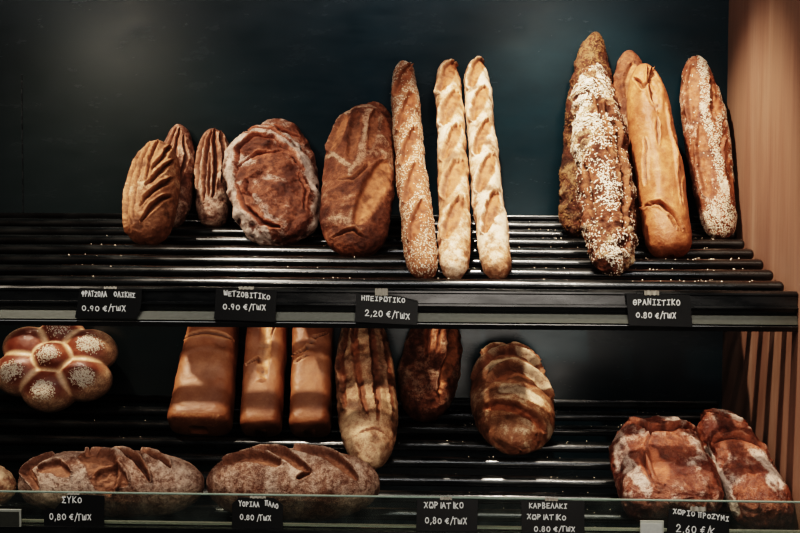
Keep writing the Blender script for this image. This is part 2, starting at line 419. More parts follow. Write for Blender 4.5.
price_card([(356, 293), (398, 297), (418, 302), (417.5, 325), (355, 322)], YU, 'black price card reading HΠEIPΩTIKO, 2,20, below the baguettes', GU,
           [('HΠEIPΩTIKO', 361.5, 300, 406, 4.6, -.06), ('2,20 €/TmX', 365, 315.5, 411, 6, -.08)], (375, 288.5, 388, 295.5), 3)
price_card([(626, 294), (690, 295), (692.5, 327), (629, 325.5)], YU, 'black price card reading ΘPANIΣTIKO, rightmost on the upper shelf rail', GU,
           [('ΘPANIΣTIKO', 633, 304.5, 681, 5.5, -.01), ('0.80 €/TmX', 636, 317.5, 677, 5.3, -.02)], (644, 290.5, 659, 295), 4)
price_card([(68, 494), (104.5, 496), (104, 531.5), (44, 530.5), (44, 511), (49, 507.5), (55, 509)], YG, 'black price card with a torn corner reading ΣYKO, leftmost on the glass guard', GLW,
           [('ΣYKO', 62, 503, 83, 6, .03), ('0,80 €/TmX', 49.5, 519.5, 92.5, 6, .0)], (68, 492.5, 80, 494.5), 5)
price_card([(239, 497.5), (274, 498), (283, 505), (283, 536), (232, 536), (232, 504)], YG, 'black price card with clipped corners, before the long loaf with three diagonal cuts', GLW,
           [('YOPIAA', 239, 506, 260, 5, -.04), ('ΠAΛO', 265, 505, 279, 4.6, -.3), ('0.80 /TmX', 240, 519.5, 272, 5.2, -.03)], (250, 496, 266, 498), 6)
price_card([(417, 499), (478, 499.5), (477, 536), (416, 536)], YG, 'black price card reading XΩPIATIKO, 0,80 on two lines, left of the three-line card', GLW,
           [('XΩPiATiKO', 424, 507.5, 464.5, 6, -.01), ('0,80 €/TmX', 425, 523, 468, 6, -.01)], (440, 496.5, 452, 499.5), 7)
price_card([(521, 500.5), (584.5, 501), (584.5, 538), (522, 538)], YG, 'black price card reading KAPBEΛAKI XΩPIATIKO on three lines, beside the two-line card', GLW,
           [('KAPBEΛAKI', 529, 508, 568, 5, .01), ('XΩPiATiKO', 527, 519, 567, 5, -.01), ('0.80 €/TmX', 534, 531.5, 576, 5, .02)], (545, 497.5, 558, 500.5), 8)
price_card([(673, 508), (729.5, 514), (729, 540), (666, 540), (669, 509.5)], YG, 'tilted black price card reading 2,60, rightmost on the glass guard', GLW,
           [('XΩPIO ΠPOZYMI', 673, 513.5, 730, 4.8, -.13), ('2,60 €/K', 676, 532, 716, 7.5, -.06)], (690, 506.5, 706, 511), 9)
# label holders clipped on the lower front edge
def holder(px0, px1, py0, py1, label, mat):
    a = at(px0, py1, -.578); b_ = at(px1, py0, -.578)
    root = empty('label_holder', (a[0], -.578, a[2]), label, 'label holder', 'small label holders on the lower front edge')
    w_, h_ = b_[0] - a[0], b_[2] - a[2]
    box('backplate', (0, -.0005, 0), (w_, .0035, h_), M_METAL, root, .0005)
    box('insert', (.0008, -.0012, .001), (w_ - .003, -.0005, h_ - .0035), mat, root)
    return root
holder(-18, 21, 509.5, 526.5, 'small grey metal label holder at the far left of the glass guard', M_STEELDARK)
holder(640, 664, 521, 536, 'small pale label holder left of the tilted 2,60 card', M_PAPER)

# ------------------------------------------------------------------ loaves
def seg_dist(Q, pts):
    """distance to polyline, parameter 0..1 along it, signed side"""
    best = np.full(len(Q), 1e9); par = np.zeros(len(Q)); side = np.zeros(len(Q))
    pts = np.array(pts, float); ln = np.linalg.norm(np.diff(pts, axis=0), axis=1); tot = ln.sum(); acc = 0
    for a, b_, l in zip(pts[:-1], pts[1:], ln):
        d = (b_ - a) / (l + 1e-9); r_ = Q - a
        u = np.clip(r_ @ d, 0, l); e = r_ - u[:, None] * d
        dist = np.linalg.norm(e, axis=1); cr = d[0] * r_[:, 1] - d[1] * r_[:, 0]
        mlt = dist < best
        best = np.where(mlt, dist, best); par = np.where(mlt, (acc + u) / tot, par); side = np.where(mlt, cr, side)
        acc += l
    return best, par, side
def loaf_shape(L, W, T, pt=2.2, pb=2.2, qt=2., qb=2., taper=0., bend=0., front=.62, sq=1.0, backsq=.6, lump=.004, lumps=14, rough=.0012,
               feats=(), flour=.3, flour_lo=0., mot=.9, seed=1, NI=190, NJ=140, edge_flour=0., squash=0., cutx=None, twist=0.):
    th = np.linspace(0, math.pi, NI + 1); t = -np.cos(th)
    t = np.clip(t, -.9995, .9995)
    a = np.linspace(0, 2 * math.pi, NJ, endpoint=False)
    tt, aa = np.meshgrid(t, a, indexing='ij'); tt = tt.ravel(); aa = aa.ravel()
    h = np.where(tt > 0, (1 - np.abs(tt) ** pt) ** (1 / qt), (1 - np.abs(tt) ** pb) ** (1 / qb))
    ca, sa = np.cos(aa), np.sin(aa)
    e = np.where(sa > 0, sq, backsq)
    x = np.sign(ca) * np.abs(ca) ** np.where(sa > 0, sq, min(1, sq + .0)) * W / 2 * h * (1 + taper * tt)
    hy = h ** .8
    y = np.where(sa > 0, -np.abs(sa) ** sq * T * front, np.abs(sa) ** backsq * T * (1 - front)) * hy * (1 + .5 * taper * tt)
    z = tt * L / 2
    P = np.stack([x, y, z], -1)
    G = P.reshape(NI + 1, NJ, 3)
    di = np.gradient(G, axis=0); dj = (np.roll(G, -1, 1) - np.roll(G, 1, 1)) / 2
    nn = np.cross(dj, di).reshape(-1, 3)
    ln = np.linalg.norm(nn, axis=1); nn = nn / (ln[:, None] + 1e-12)
    bad = ln < 1e-9
    nn[bad] = [0, 0, 1]; nn[bad & (tt < 0)] = [0, 0, -1]
    if (nn * P).sum() < 0: nn = -nn
    nm, nf = fbm(P, 38, seed + 61, 4, .6), fbm(P, 90, seed + 50, 4, .6)
    disp = lump * fbm(P, lumps, seed, 3) + rough * 1.6 * nf + rough * 1.3 * nm
    fr = sstep(.25 * T * (1 - front), -.12 * T * front, y)      # front side only
    fl = flour + .6 * min(1, mot + .1) * fbm(P, 11, seed + 9, 4) * (flour > 0)
    if flour_lo: fl = fl + flour_lo * sstep(.3, -.9, tt)
    if edge_flour: fl = fl + edge_flour * sstep(.55, .95, np.abs(x) / (W / 2 * np.maximum(h, .2)))
    if flour > .12: fl = fl + mot * nm + .55 * mot * nf
    op = np.zeros(len(P)); dk = sstep(-.05, -.5, nm) * .7 * (rough > .001) + np.zeros(len(P)); sd = np.zeros(len(P))
    S = np.stack([x, z], -1)
    wob = .0034 * np.stack([fbm(P, 45, seed + 3, 3), fbm(P, 45, seed + 4, 3)], -1)
    for f in feats:
        k = f[0]
        if k == 'slash':       # narrow cut with a raised lip
            _, pts, w_, d_, lip = f
            dd, u, sg = seg_dist(S + wob, [(p[0] * W / 2, p[1] * L / 2) for p in pts])
            ww = w_ * (.25 + .75 * np.sqrt(np.clip(1 - (2 * u - 1) ** 2, 0, 1)))
            g_ = np.clip(1 - (dd / ww) ** 2, 0, 1)
            disp = disp - d_ * g_ * fr
            disp = disp + lip * np.exp(-((dd - ww * 1.15) / (ww * .5)) ** 2) * np.where(sg > 0, 1, .35) * fr
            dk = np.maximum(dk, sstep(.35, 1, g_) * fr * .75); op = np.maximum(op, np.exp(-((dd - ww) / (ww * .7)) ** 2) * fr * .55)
            fl = fl - g_ * 1.2 * fr
        elif k == 'lens':      # wide opening: golden rough crust, sharp ear on one side
            _, pts, w_, d_, ear = f[:5]; cmul = f[5] if len(f) > 5 else 1
            dd, u, sg = seg_dist(S + wob, [(p[0] * W / 2, p[1] * L / 2) for p in pts])
            ww = w_ * (.12 + .88 * np.sqrt(np.clip(1 - (2 * u - 1) ** 2, 0, 1)))
            sgn = np.where(sg > 0, 1, -1) * dd / ww
            ins = sstep(1.12, .72, dd / ww + .22 * fbm(P, 120, seed + 40, 2))
            disp = disp - d_ * ins * (.35 + .65 * sstep(-.9, .95, sgn)) * fr + ins * fr * .0034 * fbm(P, 110, seed + 33, 3)
            disp = disp + ear * np.exp(-((sgn - 1.12) / np.maximum(.28, .0028 / np.maximum(ww, .002))) ** 2) * (dd < 1.8 * ww) * fr
            op = np.maximum(op, ins * fr * cmul); dk = np.maximum(dk, ins * sstep(.45, .95, sgn) * fr * .85); dk = np.maximum(dk, ins * fr * .55 * sstep(.0, .45, fbm(P, 75, seed + 34, 3)))  # dark strip beside the ear paints its shadow; the rest is mottling
            fl = fl - ins * 1.4 * fr
        elif k == 'band':      # seed / flour band
            _, pts, w_, amt, kind = f
            dd, u, sg = seg_dist(S + 2 * wob, [(p[0] * W / 2, p[1] * L / 2) for p in pts])
            g_ = sstep(w_ * 1.25, w_ * .75, dd) * fr
            if kind == 'seed': sd = np.maximum(sd, g_ * amt); disp = disp + g_ * .0025
            elif kind == 'dark': dk = np.maximum(dk, g_ * amt * (.6 + .8 * np.clip(fbm(P, 60, seed + 6, 3) + .2, 0, 1))); fl = fl - g_ * .6
            else: fl = np.maximum(fl, g_ * amt + .25 * fbm(P, 40, seed + 5, 3) * g_)
        elif k == 'ridge':     # raised fold
            _, pts, w_, d_ = f
            dd, u, sg = seg_dist(S + wob * 2, [(p[0] * W / 2, p[1] * L / 2) for p in pts])
            disp = disp + d_ * np.exp(-(dd / w_) ** 2) * fr
        elif k == 'crag':      # rough crags on the whole front
            _, sc, d_, thr = f
            n_ = 1 - np.abs(fbm(P + 3, sc, seed + 21, 3)) * 2.2
            disp = disp + d_ * np.clip(n_, -1, 1) * fr; fl = fl - .7 * sstep(thr + .2, thr - .3, n_) * fr
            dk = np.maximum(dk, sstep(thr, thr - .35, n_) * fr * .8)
    if squash:                 # flattened resting end
        pass
    P = P + nn * disp[:, None]
    if bend: P[:, 0] += bend * (tt ** 2)
    if twist: P[:, 0] += twist * tt * np.abs(tt)
    mask = np.clip(np.stack([fl, op, dk], -1), 0, 1)
    NV = NJ
    idx = np.arange((NI + 1) * NJ).reshape(NI + 1, NJ)
    q = np.stack([idx[:-1], np.roll(idx[:-1], -1, 1), np.roll(idx[1:], -1, 1), idx[1:]], -1).reshape(-1, 4)
    faces = [tuple(r_) for r_ in q.tolist()] + [tuple(idx[0].tolist())[::-1], tuple(idx[-1].tolist())]
    return dict(P=P, N=nn, F=faces, mask=mask, seed=np.clip(sd, 0, 1), fr=fr, t=tt)

def rotm(psi, phi, yaw=0.):
    return np.array(Matrix.Rotation(yaw, 3, 'Z') @ Matrix.Rotation(-phi, 3, 'X') @ Matrix.Rotation(psi, 3, 'Y'))
SINK = .010
def gap_of(base, y1, xc):
    return min(range(1, 8), key=lambda k: abs(float(proj([float(at(xc, y1, -.25)[0]), slats_of(base)[k] - .004, base + SL * slats_of(base)[k]])[1]) - y1))
def settle(P, base, ywall=None, yfront=None, sink=0.):
    """rest the rotated cloud on the sloping slats and against the wall (or the glass)"""
    dy = (ywall - P[:, 1].max()) if ywall is not None else (yfront - P[:, 1].min())
    Q = P + [0, dy, 0]
    dz = -(Q[:, 2] - plane_z(base, Q[:, 1])).min() + .0003 - sink
    return np.array([0, dy, dz])
def fit(P0, bbox, base, psi, mode, ywall=None, yfront=None, phi=None, yaw=0., phi0=35., wmid=None, tmid=None, gap=None):
    """scale, lean and sideways position that give the loaf its outline: lean mode solves (x, width, length, lean)"""
    st_ = max(1, len(P0) // 6000); S = P0[::st_]; MM = np.abs(tmid[::st_]) < .06 if tmid is not None else None
    x0, x1, y0, y1 = bbox
    X = float(at((x0 + x1) / 2, y1, -.2)[0])
    p = np.array([X, 1., 1., R(phi0), psi][:5 if wmid else 4]) if mode == 'lean' else np.array([X, 1., 1.])
    def xf(p, P):
        kT = p[1] if mode == 'lean' else p[1]
        Q = P * [p[1], kT, p[2]]
        Q = Q @ rotm(p[4] if len(p) > 4 else psi, p[3] if mode == 'lean' else phi, yaw).T
        d = settle(Q, base, ywall, yfront, SINK if gap else 0.) + [p[0], 0, 0]
        return Q, d
    def xf_l(p, P):       # lying along X: length from width on picture, section from height
        Q = P * [p[1], p[1], p[2]]
        Q = Q @ rotm(psi, phi, yaw).T
        return Q, settle(Q, base, ywall, yfront) + [p[0], 0, 0]
    def res(p):
        Q, d = (xf if mode != 'long' else xf_l)(p, S)
        u = proj(Q + d)
        r_ = [u[:, 0].min() - x0, u[:, 0].max() - x1, u[:, 1].min() - y0]
        if mode == 'lean' and not gap: r_.append(u[:, 1].max() - y1)
        elif mode == 'lean':
            q_ = Q + d; lowv = q_[:, 2] < plane_z(base, q_[:, 1]) + .0005
            r_.append((slats_of(base)[gap] + .0150 - q_[lowv][:, 1].min()) * 500)
        if len(p) > 4:
            q_ = Q[MM] + d; dr = np.abs(q_[:, 1:] - np.median(q_[:, 1:], 0)); um = u[MM][:, 0]
            r_.append((um.max() - um.min() - wmid) * .7)
        return np.array(r_)
    for it in range(30):
        r_ = res(p)
        if np.abs(r_).max() < .15: break
        J = np.zeros((len(r_), len(p)))
        for k in range(len(p)):
            dp = p.copy(); dp[k] += 1e-3; J[:, k] = (res(dp) - r_) / 1e-3
        st = np.linalg.solve(J.T @ J + np.eye(len(p)) * 1e-3, -J.T @ r_)
        st = np.clip(st, -.15, .15); p = p + st
        p[1:3] = np.clip(p[1:3], .3, 3)
        if mode == 'lean': p[3] = np.clip(p[3], R(4), R(78))
    if len(p) > 4: p[4] = np.clip(p[4], -.35, .35)
    ph = p[3] if mode == 'lean' else phi
    return p, ph, res(p)

SEED_V = np.array([(0, 0, 1), (.5, 0, .25), (0, .35, .25), (-.5, 0, .25), (0, -.35, .25), (.42, 0, -.55), (0, .3, -.55), (-.42, 0, -.55), (0, -.3, -.55), (0, 0, -.85)])
SEED_F = [(0, 1, 2), (0, 2, 3), (0, 3, 4), (0, 4, 1), (1, 5, 6, 2), (2, 6, 7, 3), (3, 7, 8, 4), (4, 8, 5, 1), (9, 6, 5), (9, 7, 6), (9, 8, 7), (9, 5, 8)]
def seeds_mesh(P, Nn, wgt, n, size, rng):
    w_ = wgt / wgt.sum(); ids = rng.choice(len(P), n, p=w_)
    V = []; Fc = []
    base = SEED_V * [.9, .55, 1.0]
    jit = rng.normal(0, .0012, (n, 3))
    for k, i in enumerate(ids):
        nr = Nn[i]; tng = np.cross(nr, rng.normal(size=3)); tng /= np.linalg.norm(tng) + 1e-9; bt = np.cross(nr, tng)
        j = jit[k] - nr * (jit[k] @ nr)
        s = size * rng.uniform(.75, 1.25)
        M = base * s
        V.append(P[i] + j + nr * s * .18 + M[:, [0]] * bt + M[:, [1]] * nr + M[:, [2]] * tng)
        o = k * len(SEED_V); Fc += [tuple(o + v for v in f) for f in SEED_F]
    return np.concatenate(V), Fc

def put_loaf(name, shape, bbox, base, mat, label, cat, group=None, psi=0., mode='lean', ywall=-.002, yfront=None, phi=None, yaw=0., phi0=35., seeds=None, verbose=True, wmid=None, gap=True):
    P0 = shape['P']; gap = gap_of(base, bbox[3], (bbox[0] + bbox[1]) / 2) if (gap and mode == 'lean') else None
    p, ph, r_ = fit(P0, bbox, base, R(psi), mode, ywall if yfront is None else None, yfront, None if phi is None else R(phi), R(yaw), phi0, wmid, shape['t'], gap)
    if len(p) > 4: psi = math.degrees(p[4])
    Rm = rotm(R(psi), ph, R(yaw))
    Q = P0 * [p[1], p[1], p[2]]
    Nn = shape['N'] / [p[1], p[1], p[2]]; Nn /= np.linalg.norm(Nn, axis=1)[:, None]
    Qr = Q @ Rm.T
    d = settle(Qr, base, ywall if yfront is None else None, yfront, SINK if gap else 0.) + [p[0], 0, 0]
    if gap:      # never let the tip press into a bar
        for _ in range(12):
            W_ = Qr + d; pen = 0.
            for ys in slats_of(base)[1:]:
                m_ = np.abs(W_[:, 1] - ys) < .0138
                if m_.any(): pen = max(pen, float((base + SL * ys + .0010 + SL * (W_[m_][:, 1] - ys) - HB * (1 - np.sqrt(np.clip(1 - ((W_[m_][:, 1] - ys) / .0140) ** 2, 0, 1))) - W_[m_][:, 2]).max()))
            if pen <= .0001: break
            d = d + [0, 0, min(pen, .003)]
            d[2] += 0
        if verbose: print('   gap', gap, 'lift done', _)
    if verbose:
        e = Q.max(0) - Q.min(0)
        print('LOAF', label[:38], 'W %.3f T %.3f L %.3f psi %.1f lean %.0f y %.3f..%.3f res %s' % (e[0], e[1], e[2], psi, math.degrees(ph), (Qr + d)[:, 1].min(), (Qr + d)[:, 1].max(), np.round(r_, 1)))
    me = bpy.data.meshes.new(name); me.from_pydata(Q.tolist(), [], shape['F']); me.update()
    me.polygons.foreach_set('use_smooth', [True] * len(me.polygons))
    ca = me.color_attributes.new('mask', 'FLOAT_COLOR', 'POINT')
    c4 = np.concatenate([shape['mask'], np.ones((len(Q), 1))], 1).astype(np.float32); ca.data.foreach_set('color', c4.ravel())
    o = bpy.data.objects.new(name, me); COL.objects.link(o); me.materials.append(mat)
    o.matrix_world = Matrix.Translation(Vector(d)) @ Matrix(Rm.tolist()).to_4x4()
    tag(o, label, cat, group)
    if seeds:
        cnt, size, smat, wf = seeds
        rng = np.random.default_rng(7 + cnt)
        wgt = wf(shape, Q) + 1e-9
        # even the weight out by surface density (poles are dense)
        V, Fc = seeds_mesh(Q, Nn, wgt, cnt, size, rng)
        me2 = bpy.data.meshes.new('seed_topping'); me2.from_pydata(V.tolist(), [], Fc); me2.update()
        s = bpy.data.objects.new('seed_topping', me2); COL.objects.link(s); me2.materials.append(smat); s.parent = o
        tag(s, kind='stuff')
    return o
M_SESAME = simple('sesame', rgb('dccab4'), .6, 0, .3, bscale=300)
M_OATDARK = simple('shaded_seed', rgb('94704e'), .65, 0, .3, bscale=260)  # seed colour darkened to stand for shade on the rear seeded loaf
M_OAT = simple('mixed_seed', rgb('e6d6c2'), .65, 0, .3, bscale=260)
def area_w(s, Q):
    h = np.sqrt(np.clip(1 - s['t'] ** 2, 0, 1)); return h

# crusts
C_BATARD = crust('crust_batard', 'b57846', '75421f', flour='cbab8c', opn='b0713c', flour_gain=.75, bump=.7, brkup=.7)
C_BATARD2 = crust('crust_batard_dusty', '8f5a3c', '643722', flour='b89c88', opn='9a6038', flour_gain=.9)
C_RYE = crust('crust_rye', 'a45c30', '552812', flour='baa698', opn='a3562a', nscale=18, bump=.9, brkup=.8)
C_OVAL = crust('crust_oval', 'a45d2c', '5c2d14', flour='b89a82', opn='b06a34', nscale=20, flour_gain=.85, bump=.8, brkup=.7)
C_BAG = crust('crust_baguette', 'c8905e', 'a36638', flour='dfc4aa', opn='94521f', nscale=20, flour_gain=.9, brkup=.6)
C_BAG2 = crust('crust_baguette_sesame', 'b07040', '854a22', flour='d0ac88', opn='8a4a1c', nscale=20, flour_gain=.5)
C_SEEDY = crust('crust_seeded', 'a0592a', '4e250c', flour='d2b692', opn='a0602e', nscale=30, bump=1.0)
C_SEEDDK = crust('crust_seeded_shaded', '84461f', '3c1b0a', flour='a88a68', opn='85481f', nscale=30, bump=1.0)  # seeded crust darkened in place of shadow between the two loaves
C_GOLD = crust('crust_golden', 'c87a38', '8c4816', flour='dca878', opn='a8602a', nscale=14, bump=.4, rough=.5, flour_gain=.5, spec=.35, mott=.7)
C_SESB = crust('crust_sesame_batard', 'b0683a', '6e3416', flour='d8b9a6', opn='a55f30', nscale=18, bump=.4)
C_TIN = crust('crust_tin', 'b8743c', '925224', flour='d6aa7c', opn='d08c50', nscale=9, bump=.2, rough=.45, flour_gain=.35, spec=.4, mott=.4)
C_WALNUT = crust('crust_split_batard', 'b5845c', '8a5834', flour='c9aa8a', opn='84481f', nscale=16, flour_gain=1.0, brkup=.5, bump=.35)
C_ROUND = crust('crust_white_round', 'b8804e', '8a522c', flour='dcc2a4', opn='8a4c24', nscale=16, flour_gain=1.0, brkup=.5)
C_LONG = crust('crust_long_floured', '8a5532', '56301b', flour='bea694', opn='80502f', nscale=20, bump=.7, flour_gain=1.0, brkup=.55)
C_SLAB = crust('crust_country', 'a85c2c', '5a220c', flour='c2aea0', opn='a85a2a', nscale=17, bump=1.0, rough=.38, spec=.5, brkup=.8)
C_EGG = crust('crust_egg_wash', 'a2562a', '6e3014', flour='e6c8a4', opn='c89a6c', nscale=12, bump=.2, rough=.38, spec=.5, mott=.5)

# --- upper shelf
G_B = 'small feather-scored loaves at the left of the upper shelf'
def put(*a, **k): return put_loaf(*a, **k)
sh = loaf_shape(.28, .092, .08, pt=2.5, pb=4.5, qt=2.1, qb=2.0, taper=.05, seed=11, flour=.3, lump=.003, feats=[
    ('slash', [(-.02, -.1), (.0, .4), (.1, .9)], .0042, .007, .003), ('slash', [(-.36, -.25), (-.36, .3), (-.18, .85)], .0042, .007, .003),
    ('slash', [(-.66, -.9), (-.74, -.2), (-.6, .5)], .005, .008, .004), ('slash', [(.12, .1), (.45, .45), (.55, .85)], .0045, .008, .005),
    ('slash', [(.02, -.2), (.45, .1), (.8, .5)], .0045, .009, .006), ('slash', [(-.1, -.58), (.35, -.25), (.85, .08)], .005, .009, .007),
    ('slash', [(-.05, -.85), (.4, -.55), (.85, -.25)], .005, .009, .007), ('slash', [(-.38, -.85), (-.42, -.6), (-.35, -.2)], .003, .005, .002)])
put('batard_loaf', sh, (122, 180.5, 139, 246.5), UP, C_BATARD, 'golden feather-scored loaf standing in front at the left end of the upper shelf', 'bread', G_B, psi=1, ywall=-.085, wmid=55)
sh = loaf_shape(.27, .07, .06, pt=2.5, pb=3, seed=12, flour=.5, feats=[
    ('slash', [(-.05, -.2), (.1, .3), (.15, .85)], .004, .006, .003), ('slash', [(-.6, .1), (-.3, .5), (-.05, .85)], .004, .006, .003), ('slash', [(.5, -.2), (.6, .3), (.4, .7)], .004, .006, .003)])
put('batard_loaf', sh, (157, 196, 124, 231), UP, C_BATARD2, 'narrow dusty loaf half hidden behind the leftmost golden loaf', 'bread', G_B, psi=2, ywall=-.002, wmid=37)
sh = loaf_shape(.25, .075, .065, pt=2.8, pb=4.5, seed=13, flour=.55, feats=[
    ('slash', [(.15, -.55), (.3, 0), (.15, .9)], .0055, .008, .005), ('slash', [(-.35, -.6), (-.3, 0), (.0, .85)], .0055, .008, .005),
    ('slash', [(-.78, -.3), (-.66, .2), (-.25, .8)], .005, .007, .004), ('slash', [(.62, -.2), (.72, .3), (.42, .88)], .0055, .009, .005), ('slash', [(-.08, -.5), (-.05, .0), (-.02, .35)], .004, .006, .003)])
put('batard_loaf', sh, (194.5, 233, 128, 229), UP, C_BATARD2, 'slim dusty loaf with long cuts, standing left of the big round rye', 'bread', G_B, psi=-1, ywall=-.002, wmid=37)
G_M = 'big rye loaves on the upper shelf'
sh = loaf_shape(.25, .14, .06, pt=2.2, pb=2.6, seed=15, flour=.35, lump=.005, feats=[('crag', 30, .003, .1), ('slash', [(-.7, .3), (0, .75), (.7, .5)], .004, .006, .004)])
put('round_rye_loaf', sh, (247, 320.5, 118.5, 226), UP, C_RYE, 'dark round rye loaf mostly hidden behind the big floured one', 'bread', G_M, psi=-12, ywall=-.002)
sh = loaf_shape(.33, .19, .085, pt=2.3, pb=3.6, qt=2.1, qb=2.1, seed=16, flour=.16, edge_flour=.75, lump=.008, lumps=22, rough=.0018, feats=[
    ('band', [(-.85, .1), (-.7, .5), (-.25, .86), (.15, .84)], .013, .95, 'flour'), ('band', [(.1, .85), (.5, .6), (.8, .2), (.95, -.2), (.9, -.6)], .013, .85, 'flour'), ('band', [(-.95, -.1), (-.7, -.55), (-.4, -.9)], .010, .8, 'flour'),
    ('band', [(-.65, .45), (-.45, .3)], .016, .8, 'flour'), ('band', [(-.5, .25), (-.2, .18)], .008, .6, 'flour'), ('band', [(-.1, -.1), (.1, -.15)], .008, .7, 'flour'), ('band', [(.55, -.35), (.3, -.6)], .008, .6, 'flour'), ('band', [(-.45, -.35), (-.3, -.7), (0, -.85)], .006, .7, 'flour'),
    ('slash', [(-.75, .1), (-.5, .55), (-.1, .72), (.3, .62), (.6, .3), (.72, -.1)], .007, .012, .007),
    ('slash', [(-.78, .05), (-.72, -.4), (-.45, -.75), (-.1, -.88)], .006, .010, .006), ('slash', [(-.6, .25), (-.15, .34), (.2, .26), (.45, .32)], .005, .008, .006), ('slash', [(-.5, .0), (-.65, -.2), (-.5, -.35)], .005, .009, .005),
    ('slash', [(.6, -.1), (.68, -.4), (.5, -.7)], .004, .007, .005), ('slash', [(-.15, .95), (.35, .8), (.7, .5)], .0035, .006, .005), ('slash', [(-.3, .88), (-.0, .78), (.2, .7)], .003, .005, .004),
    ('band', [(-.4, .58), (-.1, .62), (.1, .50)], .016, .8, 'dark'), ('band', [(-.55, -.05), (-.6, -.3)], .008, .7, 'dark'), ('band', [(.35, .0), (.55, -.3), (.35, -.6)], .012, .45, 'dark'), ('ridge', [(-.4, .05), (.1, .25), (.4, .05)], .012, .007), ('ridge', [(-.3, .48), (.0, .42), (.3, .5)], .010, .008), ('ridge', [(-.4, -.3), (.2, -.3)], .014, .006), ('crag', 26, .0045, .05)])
put('round_rye_loaf', sh, (222.5, 321.5, 124, 248.5), UP, C_RYE, 'big round rye loaf with flour ring and craggy brown centre, facing front', 'bread', G_M, psi=-12, ywall=-.066, wmid=90)
G_O = 'oval country loaves beside the baguettes'
sh = loaf_shape(.37, .12, .036, pt=2.4, pb=2.6, seed=17, flour=.25)
put('oval_loaf', sh, (335, 397.5, 101, 243), UP, C_OVAL, 'brown oval loaf showing only its tip and edge behind the wide oval loaf', 'bread', G_O, psi=-2, ywall=-.002, wmid=60)
sh = loaf_shape(.43, .15, .08, pt=2.8, pb=4.2, qt=2.2, qb=2.2, seed=18, flour=.2, lump=.007, rough=.0015, feats=[
    ('band', [(-.98, .25), (-.6, .15), (-.2, -.05), (-.12, -.2)], .007, .9, 'flour'), ('band', [(-.15, -.1), (.12, .15), (.18, .8)], .008, .8, 'flour'), ('band', [(-.9, .45), (-.5, .82), (.3, .92)], .009, .85, 'flour'),
    ('band', [(.45, .2), (.55, .8)], .007, .6, 'flour'), ('band', [(.1, .1), (.5, .25)], .006, .6, 'flour'), ('band', [(-.25, .35), (-.15, .8)], .013, .8, 'dark'), ('band', [(.35, .5), (.38, .82)], .008, .6, 'dark'), ('band', [(-.5, -.35), (.0, -.3), (.1, -.1)], .016, .55, 'dark'), ('band', [(-.4, -.85), (.4, -.92), (.85, -.5)], .016, .7, 'dark'),
    ('lens', [(-.75, .25), (-.5, .78)], .016, .006, .006, .5), ('lens', [(-.2, .05), (-.12, .8)], .013, .007, .005, .3), ('lens', [(.32, .25), (.38, .85)], .010, .005, .005, .4),
    ('lens', [(.1, -.75), (.5, -.3), (.8, .12)], .024, .005, .008, .9), ('slash', [(-.6, -.85), (.0, -.8), (.3, -.88)], .005, .008, .004), ('slash', [(-.5, -.18), (-.1, -.2), (.2, -.05), (.3, .05)], .005, .007, .004), ('crag', 20, .002, -.2)])
put('oval_loaf', sh, (319.5, 395, 104, 260), UP, C_OVAL, 'wide brown oval loaf with crossed flour streaks, left of the baguettes', 'bread', G_O, psi=0, ywall=-.090, wmid=73)

# baguettes
G_BG = 'three baguettes standing on the upper shelf'
def bag_feats(n, w_, phase=0, s=1, lo_=-.8, hi_=.9):
    f = []
    for k in range(n):
        c = lo_ + (k + .5 + phase) * (hi_ - lo_) / n; hh = (hi_ - lo_) * .5 / n
        f.append(('lens', [(-.55 * s, c - hh), (0, c), (.55 * s, c + hh)], w_ * (1 + .12 * math.sin(k * 2.3)), .0045, .0065, .9))
    return f
sh = loaf_shape(.62, .056, .05, pt=9, pb=14, qt=2.2, qb=2.4, sq=.95, seed=21, flour=.25, lump=.004, lumps=20, bend=.006, taper=-.06, feats=bag_feats(5, .0105, 0))
bagseed = lambda s, Q: area_w(s, Q) * s['fr'] * (1 - .96 * s['mask'][:, 1]) * (1 - s['mask'][:, 2])
put('baguette', sh, (391, 438, 60.5, 280.5), UP, C_BAG2, 'sesame-covered baguette, leftmost of the three, leaning slightly left', 'bread', G_BG, psi=-4, ywall=-.002, seeds=(3000, .0016, M_SESAME, bagseed), wmid=30)
sh = loaf_shape(.62, .056, .05, pt=10, pb=10, qt=2.2, qb=2.2, sq=.95, seed=22, flour=.5, lump=.004, lumps=18, bend=-.004, taper=-.08, feats=bag_feats(5, .0135, .1))
put('baguette', sh, (433.5, 471, 59, 280.5), UP, C_BAG, 'plain brown baguette standing in the middle of the three', 'bread', G_BG, psi=-2, ywall=-.002, wmid=31)
sh = loaf_shape(.62, .056, .05, pt=10, pb=12, qt=2.3, qb=2.2, sq=.95, seed=23, flour=.75, lump=.004, lumps=18, bend=.004, taper=-.06, feats=bag_feats(5, .012, .25))
put('baguette', sh, (463.5, 511.5, 56, 280.5), UP, C_BAG, 'pale floury baguette, rightmost of the three, brightest in the light', 'bread', G_BG, psi=-2, ywall=-.002, wmid=31)

